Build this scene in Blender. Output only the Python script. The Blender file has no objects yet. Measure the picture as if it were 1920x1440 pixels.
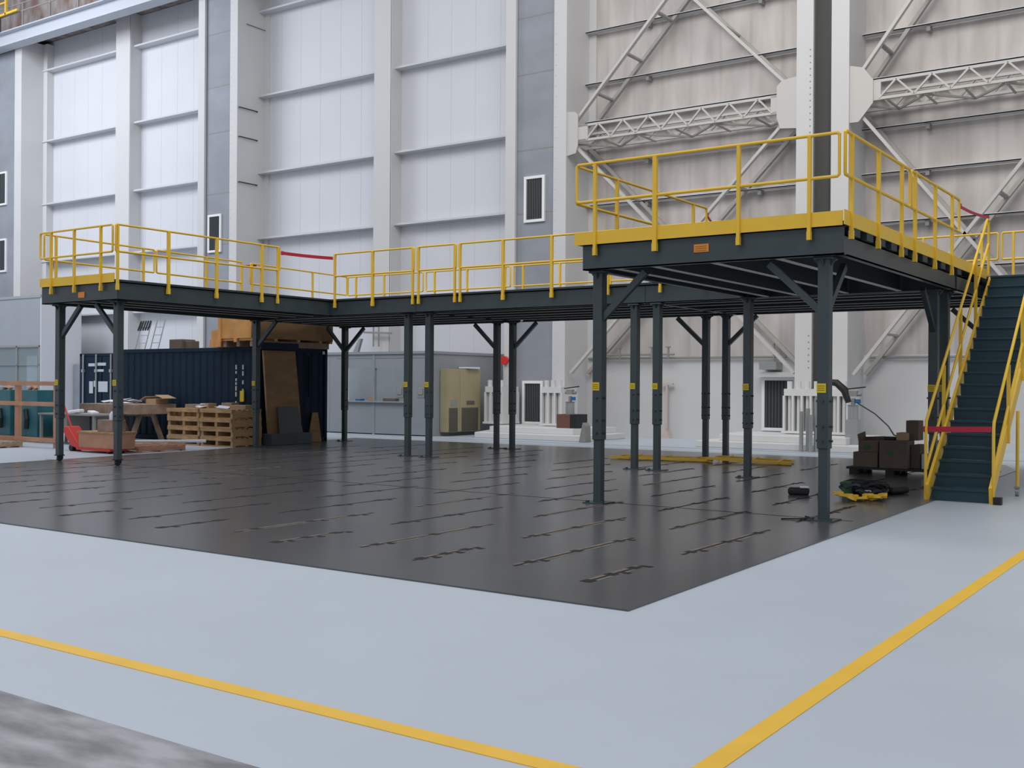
import bpy, math, random
from mathutils import Vector, Matrix
random.seed(7)
C = bpy.context.scene.collection
S = bpy.context.scene
R = math.radians

# ------------------------------------------------------------------ materials
def mat(name, col, rough=.5, metal=0., noise=.0, nscale=3., nstretch=(1,1,1), col2=None, bump=0., spec=.5, coat=0., detail=4):
    m = bpy.data.materials.new(name); m.use_nodes = True
    nt = m.node_tree; b = nt.nodes['Principled BSDF']
    b.inputs['Base Color'].default_value = (*col, 1)
    b.inputs['Roughness'].default_value = rough
    b.inputs['Metallic'].default_value = metal
    b.inputs['Specular IOR Level'].default_value = spec
    b.inputs['Coat Weight'].default_value = coat
    if noise or col2 or bump:
        tc = nt.nodes.new('ShaderNodeTexCoord'); mp = nt.nodes.new('ShaderNodeMapping')
        mp.inputs['Scale'].default_value = nstretch
        nz = nt.nodes.new('ShaderNodeTexNoise'); nz.inputs['Scale'].default_value = nscale
        nz.inputs['Detail'].default_value = detail
        nt.links.new(tc.outputs['Object'], mp.inputs['Vector']); nt.links.new(mp.outputs['Vector'], nz.inputs['Vector'])
        if noise or col2:
            cr = nt.nodes.new('ShaderNodeValToRGB')
            c2 = col2 if col2 else tuple(max(0, c*(1-noise)) for c in col)
            cr.color_ramp.elements[0].position = .35; cr.color_ramp.elements[0].color = (*c2, 1)
            cr.color_ramp.elements[1].position = .65; cr.color_ramp.elements[1].color = (*col, 1)
            nt.links.new(nz.outputs['Fac'], cr.inputs['Fac']); nt.links.new(cr.outputs['Color'], b.inputs['Base Color'])
        if bump:
            bp = nt.nodes.new('ShaderNodeBump'); bp.inputs['Strength'].default_value = bump
            nt.links.new(nz.outputs['Fac'], bp.inputs['Height']); nt.links.new(bp.outputs['Normal'], b.inputs['Normal'])
    return m
M = {}
M['floor'] = mat('epoxy_floor', (.50,.565,.63), .42, noise=.05, nscale=.6, spec=.4)
M['slab'] = mat('bare_concrete', (.40,.40,.43), .6, col2=(.18,.185,.195), nscale=2.2, nstretch=(1,2.6,1), detail=7)
M['dark'] = mat('dark_epoxy', (.086,.088,.094), .24, noise=.12, nscale=1.2, spec=.5)
M['slotdark'] = mat('slot_dark', (.028,.026,.025), .7, spec=.1)
M['slottan'] = mat('slot_worn_steel', (.20,.175,.15), .6, noise=.4, nscale=9, spec=.2)
M['yline'] = mat('yellow_line_paint', (.86,.52,.045), .5, noise=.06, nscale=4)
M['yellow'] = mat('yellow_rail_paint', (.86,.54,.04), .42, noise=.05, nscale=5)
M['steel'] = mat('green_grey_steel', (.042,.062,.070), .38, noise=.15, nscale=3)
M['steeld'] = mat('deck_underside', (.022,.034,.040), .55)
M['flange'] = mat('primed_floor_lit_flange', (.40,.40,.39), .5)  # primer grey, lightened to include light bounced up from the floor
M['white'] = mat('white_door_paint', (.66,.67,.70), .6, noise=.03, nscale=.5)
M['whiteg'] = mat('white_girt_paint', (.60,.61,.63), .6)
M['column'] = mat('white_column_paint', (.62,.615,.61), .6, noise=.03, nscale=.8)
M['web'] = mat('grey_recess', (.27,.27,.255), .7)
M['brace'] = mat('offwhite_brace_paint', (.55,.53,.50), .6)
M['braceb'] = mat('darker_brace_paint', (.42,.40,.37), .6, noise=.15, nscale=2)  # darker tone than the front braces, with slight random variation
M['grey'] = mat('grey_cladding', (.30,.32,.355), .65, noise=.14, nscale=.7, nstretch=(1,1,1.6))
M['booth'] = mat('booth_grey', (.31,.335,.36), .55, noise=.05, nscale=1)
M['boothd'] = mat('booth_inner', (.33,.37,.39), .6, noise=.2, nscale=.8)
M['winframe'] = mat('white_frame', (.85,.85,.85), .5)
M['louvre'] = mat('dark_louvre', (.045,.055,.055), .45)
M['black'] = mat('black_rubber', (.012,.013,.014), .6)
M['label'] = mat('yellow_label', (.70,.53,.01), .5)
M['labeltxt'] = mat('label_text', (.25,.18,.01), .5)
M['orange'] = mat('orange_sign', (.75,.24,.03), .5)
M['red'] = mat('red_strap', (.50,.015,.045), .5)
M['redp'] = mat('red_paint', (.62,.03,.02), .4)
M['navy'] = mat('navy_container', (.004,.020,.044), .6, noise=.2, nscale=2, spec=.2)
M['galv'] = mat('galvanised', (.40,.42,.42), .4, metal=.5)
M['marking'] = mat('white_marking', (.55,.58,.62), .6)
M['ply'] = mat('plywood', (.33,.19,.085), .7, noise=.3, nscale=1.6, nstretch=(1,1,3))
M['plyo'] = mat('orange_wood_and_lit_end', (.66,.33,.10), .7, noise=.2, nscale=4)  # orange wood; also the crate end's lit face, put into the colour
M['wood'] = mat('pallet_wood', (.50,.31,.15), .75, noise=.35, nscale=5)
M['woodd'] = mat('weathered_wood', (.38,.27,.20), .8, noise=.35, nscale=4)
M['woodo'] = mat('fresh_timber', (.52,.27,.165), .7, noise=.2, nscale=3)
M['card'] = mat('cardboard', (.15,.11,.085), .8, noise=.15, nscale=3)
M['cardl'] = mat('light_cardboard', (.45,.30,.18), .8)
M['green'] = mat('green_mark', (.035,.12,.03), .7)
M['teal'] = mat('teal_machine', (.03,.16,.20), .45, noise=.3, nscale=3)
M['blue'] = mat('blue_cap', (.02,.13,.32), .4)
M['paper'] = mat('white_sheet', (.80,.82,.88), .6)
M['plinth'] = mat('white_plinth', (.72,.72,.71), .6, noise=.05, nscale=1)
M['beige'] = mat('beige_cabinet', (.42,.37,.22), .55, noise=.08, nscale=2)
M['beigedk'] = mat('cabinet_grille', (.13,.12,.09), .6)
M['brown'] = mat('brown_crate', (.16,.07,.05), .7)
M['crane'] = mat('crane_beam_paint', (.50,.53,.58), .6)
M['rust'] = mat('rusty_brown_roof', (.21,.13,.115), .75, col2=(.36,.34,.33), nscale=1.6, nstretch=(1.4,1,.6), detail=6)
M['dtread'] = mat('stair_tread_green', (.012,.050,.072), .5)
M['blade'] = mat('louvre_blade', (.10,.115,.12), .5)
M['flangeb'] = mat('pale_floor_lit_flange', (.72,.72,.69), .5)  # more floor bounce put into the flange colour, for the right wing
M['pinkish'] = mat('pinkish_beige', (.58,.48,.43), .7)
M['glass'] = None
def glass():
    m = bpy.data.materials.new('booth_glass'); m.use_nodes = True
    b = m.node_tree.nodes['Principled BSDF']
    b.inputs['Base Color'].default_value = (.75,.85,.88,1); b.inputs['Roughness'].default_value = .06
    b.inputs['Transmission Weight'].default_value = .85; b.inputs['IOR'].default_value = 1.3
    return m
M['glass'] = glass()

# back wall of the right hand bays: metal sheet with vertical ribs and dirt streaks
def sheet():
    m = bpy.data.materials.new('stained_sheet_wall'); m.use_nodes = True
    nt = m.node_tree; b = nt.nodes['Principled BSDF']; N = nt.nodes.new; L = nt.links.new
    tc = N('ShaderNodeTexCoord'); mp = N('ShaderNodeMapping'); mp.inputs['Scale'].default_value = (1.6,1,.35)
    nz = N('ShaderNodeTexNoise'); nz.inputs['Scale'].default_value = 1.3; nz.inputs['Detail'].default_value = 6
    L(tc.outputs['Object'], mp.inputs['Vector']); L(mp.outputs['Vector'], nz.inputs['Vector'])
    cr = N('ShaderNodeValToRGB')
    cr.color_ramp.elements[0].position = .3; cr.color_ramp.elements[0].color = (.44,.405,.38,1)
    cr.color_ramp.elements[1].position = .62; cr.color_ramp.elements[1].color = (.59,.55,.52,1)
    L(nz.outputs['Fac'], cr.inputs['Fac'])
    wv = N('ShaderNodeTexWave'); wv.wave_type='BANDS'; wv.bands_direction='X'; wv.inputs['Scale'].default_value = .33; wv.inputs['Distortion'].default_value = 0
    L(tc.outputs['Object'], wv.inputs['Vector'])
    c2 = N('ShaderNodeValToRGB'); c2.color_ramp.elements[0].position = .0; c2.color_ramp.elements[0].color=(.90,.90,.90,1)
    c2.color_ramp.elements[1].position = .06; c2.color_ramp.elements[1].color=(1,1,1,1)
    L(wv.outputs['Fac'], c2.inputs['Fac'])
    mx = N('ShaderNodeMixRGB'); mx.blend_type='MULTIPLY'; mx.inputs['Fac'].default_value=1
    L(cr.outputs['Color'], mx.inputs['Color1']); L(c2.outputs['Color'], mx.inputs['Color2'])
    L(mx.outputs['Color'], b.inputs['Base Color']); b.inputs['Roughness'].default_value=.65
    return m
M['sheet'] = sheet()

# ------------------------------------------------------------------ mesh builder
class MB:
    def __init__(s): s.v=[]; s.f=[]; s.m=[]; s.mi=0
    def quadbox(s, p):           # 8 points: bottom 4 ccw, top 4 ccw
        n=len(s.v); s.v += [tuple(q) for q in p]
        for a in ((3,2,1,0),(4,5,6,7),(0,1,5,4),(1,2,6,5),(2,3,7,6),(3,0,4,7)):
            s.f.append(tuple(n+i for i in a)); s.m.append(s.mi)
        return s
    def box(s, x0,x1,y0,y1,z0,z1):
        return s.quadbox([(x0,y0,z0),(x1,y0,z0),(x1,y1,z0),(x0,y1,z0),(x0,y0,z1),(x1,y0,z1),(x1,y1,z1),(x0,y1,z1)])
    def cbox(s, cx,cy,cz,w,d,h,rz=0,rx=0,ry=0):
        mt = Matrix.Translation((cx,cy,cz)) @ Matrix.Rotation(rz,4,'Z') @ Matrix.Rotation(ry,4,'Y') @ Matrix.Rotation(rx,4,'X')
        w/=2; d/=2; h/=2
        return s.quadbox([mt@Vector(p) for p in [(-w,-d,-h),(w,-d,-h),(w,d,-h),(-w,d,-h),(-w,-d,h),(w,-d,h),(w,d,h),(-w,d,h)]])
    def bar(s, a, b, w, h, up=(0,0,1)):
        a=Vector(a); b=Vector(b); d=(b-a).normalized(); u=Vector(up)
        if abs(d.dot(u))>.99: u=Vector((0,1,0))
        r=d.cross(u).normalized(); u=r.cross(d).normalized(); r*=w/2; u*=h/2
        return s.quadbox([a-r-u,a+r-u,b+r-u,b-r-u,a-r+u,a+r+u,b+r+u,b-r+u])
    def tube(s, pts, rad, n=8):
        pts=[Vector(p) for p in pts]; base=len(s.v); prev=None
        for i,p in enumerate(pts):
            if i==0: d=pts[1]-p
            elif i==len(pts)-1: d=p-pts[i-1]
            else: d=(pts[i+1]-p).normalized()+(p-pts[i-1]).normalized()
            d.normalize()
            if prev is None:
                u=Vector((0,0,1)) if abs(d.z)<.9 else Vector((1,0,0)); u=(u-d*u.dot(d)).normalized()
            else: u=(prev-d*prev.dot(d)).normalized()
            prev=u; r=d.cross(u)
            rr = rad[i] if isinstance(rad,(list,tuple)) else rad
            for k in range(n):
                a=2*math.pi*k/n; s.v.append(tuple(p+u*(rr*math.cos(a))+r*(rr*math.sin(a))))
        for i in range(len(pts)-1):
            for k in range(n):
                k2=(k+1)%n; s.f.append((base+i*n+k,base+i*n+k2,base+(i+1)*n+k2,base+(i+1)*n+k)); s.m.append(s.mi)
        s.f.append(tuple(base+k for k in reversed(range(n)))); s.m.append(s.mi)
        s.f.append(tuple(base+(len(pts)-1)*n+k for k in range(n))); s.m.append(s.mi)
        return s
    def poly(s, pts):
        n=len(s.v); s.v+= [tuple(p) for p in pts]; s.f.append(tuple(range(n,n+len(pts)))); s.m.append(s.mi); return s
    def prism(s, pts, vec):
        n=len(s.v); k=len(pts); v=Vector(vec); s.v += [tuple(p) for p in pts]+[tuple(Vector(p)+v) for p in pts]
        s.f.append(tuple(range(n+k-1,n-1,-1))); s.m.append(s.mi); s.f.append(tuple(range(n+k,n+2*k))); s.m.append(s.mi)
        for i in range(k):
            j=(i+1)%k; s.f.append((n+i,n+j,n+k+j,n+k+i)); s.m.append(s.mi)
        return s
    def build(s, name, m, parent=None, smooth=False, bevel=0, origin=None):
        me=bpy.data.meshes.new(name)
        o0=Vector((0,0,0))
        if parent is not None: o0 = wloc(parent)
        elif origin is not None: o0=Vector(origin)
        me.from_pydata([tuple(Vector(v)-o0) for v in s.v],[],s.f)
        ms = m if isinstance(m,(list,tuple)) else [m]
        for q in ms: me.materials.append(M[q])
        for p,i in zip(me.polygons,s.m): p.material_index=i; p.use_smooth=smooth
        me.update()
        o=bpy.data.objects.new(name,me); C.objects.link(o)
        if parent is not None: o.parent=parent
        else: o.location=o0
        import bmesh
        bm=bmesh.new(); bm.from_mesh(me); bmesh.ops.recalc_face_normals(bm,faces=bm.faces); bm.to_mesh(me); bm.free()
        if smooth:
            try: me.set_sharp_from_angle(angle=R(40))
            except Exception: pass
        if bevel:
            b=o.modifiers.new('bevel','BEVEL'); b.width=bevel; b.segments=2; b.limit_method='ANGLE'
        return o
def wloc(o):
    v=Vector((0,0,0))
    while o is not None: v+=o.location; o=o.parent
    return v
def tag(o,label,cat,group=None):
    o['label']=label; o['category']=cat
    if group: o['group']=group
    return o
def thing(name,label,cat,loc=(0,0,0),group=None):
    o=bpy.data.objects.new(name,None); C.objects.link(o); o.location=loc; o.empty_display_size=.1
    return tag(o,label,cat,group)
def struct(name, mb, m, label=None):
    o=mb.build(name,m); o['kind']='structure'
    if label: o['label']=label
    return o
def dup(root, off, label, group=None):
    r=root.copy(); C.objects.link(r); r.location=root.location+Vector(off); r['label']=label
    if group: r['group']=group
    for ch in list(root.children):
        c=ch.copy(); C.objects.link(c); c.parent=r
        for g in ch.children:
            d=g.copy(); C.objects.link(d); d.parent=c
    return r

# ------------------------------------------------------------------ camera
f=2046.65; yaw,pit,rol=R(34.702),0.0,R(.366)
cam=bpy.data.cameras.new('camera'); co=bpy.data.objects.new('camera',cam); C.objects.link(co)
fw=Vector((-math.sin(yaw),math.cos(yaw),0)); rt=Vector((math.cos(yaw),math.sin(yaw),0)); up=Vector((0,0,1))
r2=rt*math.cos(rol)+up*math.sin(rol); u2=-rt*math.sin(rol)+up*math.cos(rol)
co.matrix_world=Matrix(((r2.x,u2.x,-fw.x,0),(r2.y,u2.y,-fw.y,0),(r2.z,u2.z,-fw.z,1.6),(0,0,0,1)))
cam.sensor_width=36; cam.lens=f/1920*36; cam.clip_end=300
S.camera=co

# ------------------------------------------------------------------ floor
fl=struct('floor', MB().box(-75,14,-6,30.2,-.2,0), 'floor', 'pale blue grey epoxy floor of the hall')
s_=MB().box(-75,14,-6,3.13,0,.003); o=s_.build('bare_slab','slab',fl); o['label']='worn bare concrete slab in front of the epoxy'
y_=MB().box(-75,-1.84,3.80,3.91,0,.004).box(-1.97,-1.86,3.90,29,0,.004); o=y_.build('painted_line','yline',fl); o['label']='yellow walkway line painted on the floor'
d_=MB(); d_.prism([(-19.75,6.82,0),(-3.72,6.82,0),(-3.95,22.6,0),(-4.4,24.1,0),(-21.75,23.4,0),(-20.45,17,0)],(0,0,.012))
df=struct('floor', d_, 'dark', 'dark grey glossy epoxy floor pad with slots')
sl=MB(); sl.mi=0
tan=MB()
k=0
for i in range(19):
    x=-4.5-.9*i
    if x<-19.6: break
    st = 7.55 if i%2==0 else 7.8
    segs=[]
    if i%2==0:
        segs.append((7.55,8.55)); yy=9.32
    else: yy=7.85
    while yy+2.2<23: segs.append((yy,yy+2.18)); yy+=3.02
    for a,b in segs:
        if random.random()<.04: continue
        if abs(x+7.36)<.22 and a<12.7<b: pass
        sl.box(x-.018,x+.018,a,b,.012,.0135)
        for t in (.12,.5,.86):
            c=a+(b-a)*t+random.uniform(-.06,.06)
            sl.box(x-.06,x+.045,c-.07,c+.05,.012,.0138)
            if random.random()<.6: sl.box(x+.02,x+.10,c+.09,c+.16,.012,.0138)
        if (i in(1,3,0,2) and a<11) or random.random()<.25:
            tan.box(x-.06,x-.016,a+.05,b-.05,.012,.0132).box(x+.016,x+.05,a+.1,b-.1,.012,.0132)
sl.build('anchor_slots','slotdark',df); tan.build('slot_edging','slottan',df)
MB().box(-20.4,-4.0,12.82,12.85,.012,.0135).build('joint_line','slotdark',df)
lip=MB(); lip.prism([(-19.75,6.80,0),(-3.70,6.80,0),(-3.93,22.6,0),(-3.97,22.6,0),(-3.74,6.83,0),(-19.75,6.83,0)],(0,0,.0125)); lip.build('edge_trim','dark',df)
# light edge strip beyond
o=MB().prism([(-24,24.9,0),(-4,25.6,0),(-4,25.75,0),(-24,25.05,0)],(0,0,.003)).build('floor_joint','booth',fl)

# ------------------------------------------------------------------ back wall
YP=30.0; YF=28.5
back=struct('wall_back', MB().box(-75,14,YP,YP+.2,0,24), 'white', 'white back wall of the hangar')
# right bays: stained sheet
def bay(x0,x1,name,zs,lab):
    p=MB().box(x0,x1,YP-.06,YP,2.45,22); w=struct(name,p,'sheet',lab)
    MB().box(x0,x1,YP-.10,YP,0,2.45).build('lower_wall','column',w)
    for z in zs:
        g=MB().box(x0,x1,YP-.38,YP-.10,z-.012,z+.012).box(x0,x1,YP-.38,YP-.365,z-.012,z+.035)
        g.build('girt','whiteg',w)
    c=MB()
    for z in zs:
        n=max(2,int((x1-x0)/2.6))
        for i in range(n):
            xx=x0+(x1-x0)*(i+.6)/n; c.box(xx-.05,xx+.05,YP-.33,YP-.10,z-.16,z-.012)
    c.build('girt_clip','web',w)
    return w
bay(-17.77,-10.55,'wall_back',[16.1,14.4,12.7,11.05,9.85,8.52,7.22,5.95,4.7],'stained sheet wall in the wide braced bay')
bay(-9.06,-3.4,'wall_back',[16.1,14.4,12.7,11.08,9.85,8.52,7.30,5.98,4.7],'stained sheet wall in the bay behind the stairs')
bay(-1.9,10,'wall_back',[12.7,11.08,9.85,8.52,7.30,5.98,4.7],'sheet wall right of the last column')

def door(n,x0,x1,xm,lab,zs,mw=.75):
    p=MB().box(x0,x1,YP-.05,YP,0,17.6); w=struct('door_%d'%n,p,'white',lab)
    # mullion: H shaped post
    m=MB().box(xm-mw/2,xm+mw/2,YP-.62,YP-.55,0,17.6).box(xm-.05,xm+.05,YP-.55,YP-.05,0,17.6); m.build('mullion','column',w)
    m=MB().box(xm+mw/2-.02,xm+mw/2+.02,YP-.62,YP-.05,0,17.6); m.build('mullion_cheek','column',w)
    for z in zs:
        for a,b in ((x0,xm-mw/2),(xm+mw/2+.02,x1)):
            MB().box(a,b,YP-.45,YP-.05,z-.03,z).box(a,b,YP-.45,YP-.42,z,z+.04).build('girt','whiteg',w)
    s=MB()
    x=x0+.9
    while x<x1:
        if abs(x-xm)>.6: s.box(x-.004,x+.004,YP-.055,YP-.049,0,17.6)
        x+=1.05
    s.build('panel_seams','column',w)
    return w
d1=door(1,-47.4,-34.9,-41.05,'bright white hangar door leaf at far left',[16.15,12.83,9.88,7.2,4.6],1.0)
d2=door(2,-32.69,-20.3,-26.05,'white hangar door leaf between the grey piers',[16.15,12.83,9.82,7.25,4.6],.8)
b_=MB().tube([(-26.25,29.2,2.9),(-26.25,29.2,4.4)],.025).tube([(-26.0,29.2,2.9),(-26.0,29.2,4.4)],.025).bar((-26.7,29.2,3.42),(-25.4,29.2,3.36),.05,.07)
b_.build('bolt_bar','web',d2)

# grey piers with white flanges
def pier(n,x0,x1,f0,f1,lab,win):
    w=struct('wall_back', MB().box(x0+.02,x1-.02,YF+.12,YP,0,22),'grey',lab)
    MB().box(x0,x0+f0,YF,YF+.10,0,22).box(x0,x0+.018,YF+.10,YP,0,22).box(x1-f1,x1,YF,YF+.10,0,22).box(x1-.018,x1,YF+.10,YP-.1,0,22).box(x1-.018,x1+.25,YP-.135,YP,0,22).build('column_flange','column',w)
    j=MB()
    for z in (17.2,15.3,13.2,11.4,9.0,7.0,4.4): j.box(x0+f0,x1-f1,YF+.115,YF+.121,z-.02,z+.02)
    j.build('panel_joint','web',w)
    rv=MB()
    zz=.6
    while zz<20:
        rv.cbox(x1-f1+.07,YF-.004,zz,.03,.008,.03); zz+=.32
    rv.build('rivets','whiteg',w)
    return w
pr=pier(2,-20.05,-17.77,.38,.46,'grey clad pier with louvred window beside braced bay',None)
pl_=pier(1,-34.98,-32.69,.38,.42,'grey clad pier between the two hangar doors',None)
rg=MB()
for z in (12.2,11.07,9.32): rg.tube([(-32.66,28.55,z),(-32.60,28.55,z),(-32.60,29.45,z),(-32.66,29.45,z)],.022,6)
rg.tube([(-32.64,28.9,15.5),(-32.64,30,15.5)],.012,6)
rg.build('rungs','black',pl_)
w=struct('wall_back', MB().box(-75,-47.95,YF+.12,YP,0,17.4),'grey','grey clad wall at the far left edge')
MB().box(-47.95,-47.4,YF,YF+.1,0,17.4).box(-47.44,-47.4,YF+.1,YP-.4,0,17.4).box(-47.44,-47.1,YP-.4,YP,0,17.4).build('column_flange','column',w)

def window(n,x0,x1,z0,z1,y,lab,slats=9,vert=True):
    w=struct('window_%d'%n, MB().box(x0,x1,y-.02,y+.0,z0,z1),'louvre',lab)
    t=.085
    MB().box(x0-t,x1+t,y-.07,y,z1,z1+t).box(x0-t,x1+t,y-.07,y,z0-t,z0).box(x0-t,x0,y-.07,y,z0,z1).box(x1,x1+t,y-.07,y,z0,z1).build('window_frame','winframe',w)
    s=MB()
    for i in range(slats):
        if vert:
            xx=x0+(x1-x0)*(i+.5)/slats; s.cbox(xx,y-.035,(z0+z1)/2,.02,.05,z1-z0,rz=.5)
        else:
            zz=z0+(z1-z0)*(i+.5)/slats; s.cbox((x0+x1)/2,y-.035,zz,x1-x0,.05,.02,rx=.5)
    s.build('louvre_blades','blade',w)
yw=YF+.12
window(1,-19.28,-18.68,6.78,8.06,yw,'louvred window high on the pier beside the braced bay')
window(2,-19.30,-18.70,.42,1.62,yw,'louvred floor vent behind the centre platform columns')
window(3,-34.35,-33.75,6.78,8.10,yw,'louvred window on the pier between the hangar doors')
window(4,-49.6,-48.8,9.95,11.35,yw,'upper louvred window on the far left grey wall')
window(5,-49.6,-48.8,6.8,8.2,yw,'lower louvred window on the far left grey wall')
window(6,-11.85,-11.0,.40,1.75,YP-.12,'dark grilled doorway left of the big column')

# crane runway at top left
cr=thing('crane_runway','pale crane runway girder with walkway across the top left corner','crane',(-42,28.3,17))
MB().box(-60,-30,28.1,28.16,17.0,17.62).box(-60,-30,27.85,28.45,16.98,17.03).box(-60,-30,27.85,28.45,17.6,17.65).build('girder','crane',cr)
MB().box(-60,-30,28.2,30,17.62,17.68).build('walkway_floor','rust',cr)
g=MB()
x=-59
while x<-30: g.box(x,x+.06,27.9,27.96,17.65,18.7); x+=2.1
g.tube([(-60,27.93,18.35),(-30,27.93,18.35)],.035,6).tube([(-60,27.93,18.7),(-30,27.93,18.7)],.03,6)
g.build('walkway_rail','web',cr)
wb=struct('wall_back', MB().box(-75,-30,29.5,29.98,17.68,24),'rust','rusty brown cladding above the crane runway')
lp=MB()
for i in range(14):
    x=-60+i*2.15; lp.box(x,x+1.5,29.44,29.5,17.9,18.5)
lp.build('pale_patch','braceb',wb)
hb=thing('hoist_frame','yellow crane hoist frame on the runway in the top left corner','crane',(-48,27.75,18.0))
MB().bar((-49.5,27.75,18.30),(-46.5,27.75,18.36),.08,.10).bar((-47.45,27.75,18.3),(-47.45,27.75,19.6),.08,.08).bar((-49.5,27.75,18.85),(-47.4,27.75,18.87),.07,.07).bar((-49.5,27.75,19.35),(-47.4,27.75,19.4),.07,.07).build('hoist_beams','yellow',hb)
MB().box(-48.9,-48.0,27.72,27.84,17.65,18.25).build('hoist_body','louvre',hb)

# big building columns at the braced bays
def bigcol(x0,lab):
    t=thing('building_column',lab,'column',(x0+.7,29.2,0))
    MB().box(x0,x0+.46,YF,YF+.10,.3,22).box(x0,x0+.06,YF+.1,YP-.06,.3,22).build('flange','column',t)
    MB().box(x0+.95,x0+1.42,YF,YF+.10,.3,22).box(x0+1.36,x0+1.42,YF+.1,YP-.06,.3,22).build('flange','column',t)
    MB().box(x0+.06,x0+1.36,29.85,29.9,.3,22).build('web','web',t)
    MB().box(x0+.72,x0+.95,YF+.5,YF+.54,.3,22).build('web_strip','louvre',t)
    b=MB(); zz=.9
    while zz<20:
        if 8<zz<10.6 or 2<zz<3: b.cbox(x0+.38,YF-.005,zz,.03,.01,.03)
        zz+=.17
    b.build('rivets','web',t)
    return t
bigcol(-10.48,'tall twin flange white column behind the right platform corner')
bigcol(-3.35,'tall white column beyond the staircase')

def base(x0,x1,lab,nr=6):
    t=thing('column_base',lab,'column base',((x0+x1)/2,27.9,.34))
    y0,y1=27.55,28.45
    MB().box(x0-.05,x1+.05,y0-.05,y1,.36,.42).build('base_plate','plinth',t)
    MB().box(x0,x1,y0,y1,1.34,1.52).build('cap_plate','plinth',t)
    for i in range(nr):
        x=x0+(x1-x0)*i/(nr-1); MB().box(x-.03,x+.03,y0,y1,.42,1.34).build('stiffener_rib','plinth',t)
    MB().box(x0,x1,y1-.1,y1,.42,1.34).build('back_plate','web',t)
    for i in range(nr-1):
        b=MB(); x=x0+(x1-x0)*(i+.5)/(nr-1); b.tube([(x,y0+.12,.42),(x,y0+.12,1.62)],.05,8)
        b.tube([(x,y0+.12,1.52),(x,y0+.12,1.72)],.075,8)
        b.build('anchor_bolt','plinth',t,smooth=True)
base(-10.42,-8.75,'white ribbed steel base of the big column right of doorway',8)
base(-18.0,-17.3,'white ribbed steel column base right of the louvred floor vent',4)
base(-20.1,-19.45,'white ribbed steel column base left of the louvred floor vent',4)

def plinth(x0,x1,lab,cut=0):
    t=thing('concrete_plinth',lab,'plinth',((x0+x1)/2,27.5,0))
    MB().prism([(x0+cut,26.0,0),(x1,26.0,0),(x1,28.5,0),(x0,28.5,0)],(0,0,.17)).build('lower_step','plinth',t,bevel=.02)
    MB().prism([(x0+.5+cut*.8,26.35,.17),(x1-.5,26.35,.17),(x1-.3,28.5,.17),(x0+.3,28.5,.17)],(0,0,.17)).build('upper_step','plinth',t,bevel=.015)
plinth(-20.35,-15.65,'low white stepped plinth under the louvred floor vent',1.0)
plinth(-12.2,-7.9,'low white stepped plinth under the big right column')

# lattice girders
def truss(x0,x1,gl,gr,lab):
    t=thing('lattice_girder',lab,'truss',((x0+x1)/2,28.7,9.0))
    zb,zt=9.05,9.50; y=28.62
    c=MB()
    for yy in (y,29.75):
        c.bar((x0,yy,zb),(x1,yy,zb),.10,.07).bar((x0,yy,zt),(x1,yy,zt),.10,.07)
    c.build('chords','brace',t)
    MB().box(x0,x0+gl,y-.05,y+.02,zb-.04,zt+.04).build('end_plate','brace',t)
    MB().box(x1-gr,x1,y-.05,y+.02,zb-.04,zt+.04).build('end_plate','brace',t)
    n=max(4,int(round((x1-x0-gl-gr)/.42))); n+=n%2
    l=MB(); a=x0+gl-.05; st=(x1-gr+.05-a)/n
    for i in range(n):
        p=(a+i*st,y-.03,zb if i%2==0 else zt); q=(a+(i+1)*st,y-.03,zt if i%2==0 else zb); l.bar(p,q,.045,.065,up=(0,1,0))
    l.build('front_lacing','brace',t)
    l=MB(); m=6; st=(x1-x0)/m
    for i in range(m):
        p=(x0+i*st,y if i%2==0 else 29.75,zb-.05); q=(x0+(i+1)*st,29.75 if i%2==0 else y,zb-.05); l.bar(p,q,.06,.05)
    for i in range(m+1): l.bar((x0+i*st,y,zb-.05),(x0+i*st,29.75,zb-.05),.05,.04)
    l.build('bottom_lacing','braceb',t)
    l=MB(); st=(x1-x0)/14
    for i in range(14):
        p=(x0+i*st,29.75,zb if i%2==0 else zt); q=(x0+(i+1)*st,29.75,zt if i%2==0 else zb); l.bar(p,q,.05,.06,up=(0,1,0))
    l.build('rear_lacing','braceb',t)
    return t
tr1=truss(-17.77,-10.48,.72,.75,'white lattice girder spanning the bay above the right platform')
tr2=truss(-9.06,-3.35,.8,.6,'white lattice girder spanning the bay above the staircase')

def diag(a,b,lab,bat=(.25,.5,.75),gus=None):
    t=thing('diagonal_brace',lab,'brace',(a[0],28.7,a[1]))
    y=28.68
    MB().bar((a[0],y,a[1]),(b[0],y,b[1]),.08,.14,up=(0,1,0)).build('front_member','brace',t)
    MB().bar((a[0],29.7,a[1]),(b[0],29.7,b[1]),.10,.14,up=(0,1,0)).build('rear_member','braceb',t)
    for k in bat:
        x=a[0]+(b[0]-a[0])*k; z=a[1]+(b[1]-a[1])*k; MB().bar((x,y,z),(x,29.7,z),.12,.05).build('batten','braceb',t)
diag((-17.6,9.0),(-10.55,1.95),'long white brace falling rightward below the left lattice girder')
diag((-10.65,9.0),(-17.65,1.95),'long white brace falling leftward below the left lattice girder')
diag((-17.6,9.6),(-10.9,16.6),'white brace rising rightward above the left lattice girder',(.12,.27,.42,.6,.8))
diag((-10.6,9.6),(-17.4,16.6),'white brace falling from upper left onto big column',(.3,.6,.8))
diag((-8.95,8.9),(-3.45,1.9),'white brace falling rightward behind the stair railing')
diag((-3.45,8.9),(-8.95,1.9),'white brace falling leftward to the foot of big column',(.2,.36,.6,.85))
diag((-8.95,9.6),(-3.5,16.9),'white brace rising rightward above the right lattice girder',(.12,.3,.5,.7))
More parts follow.
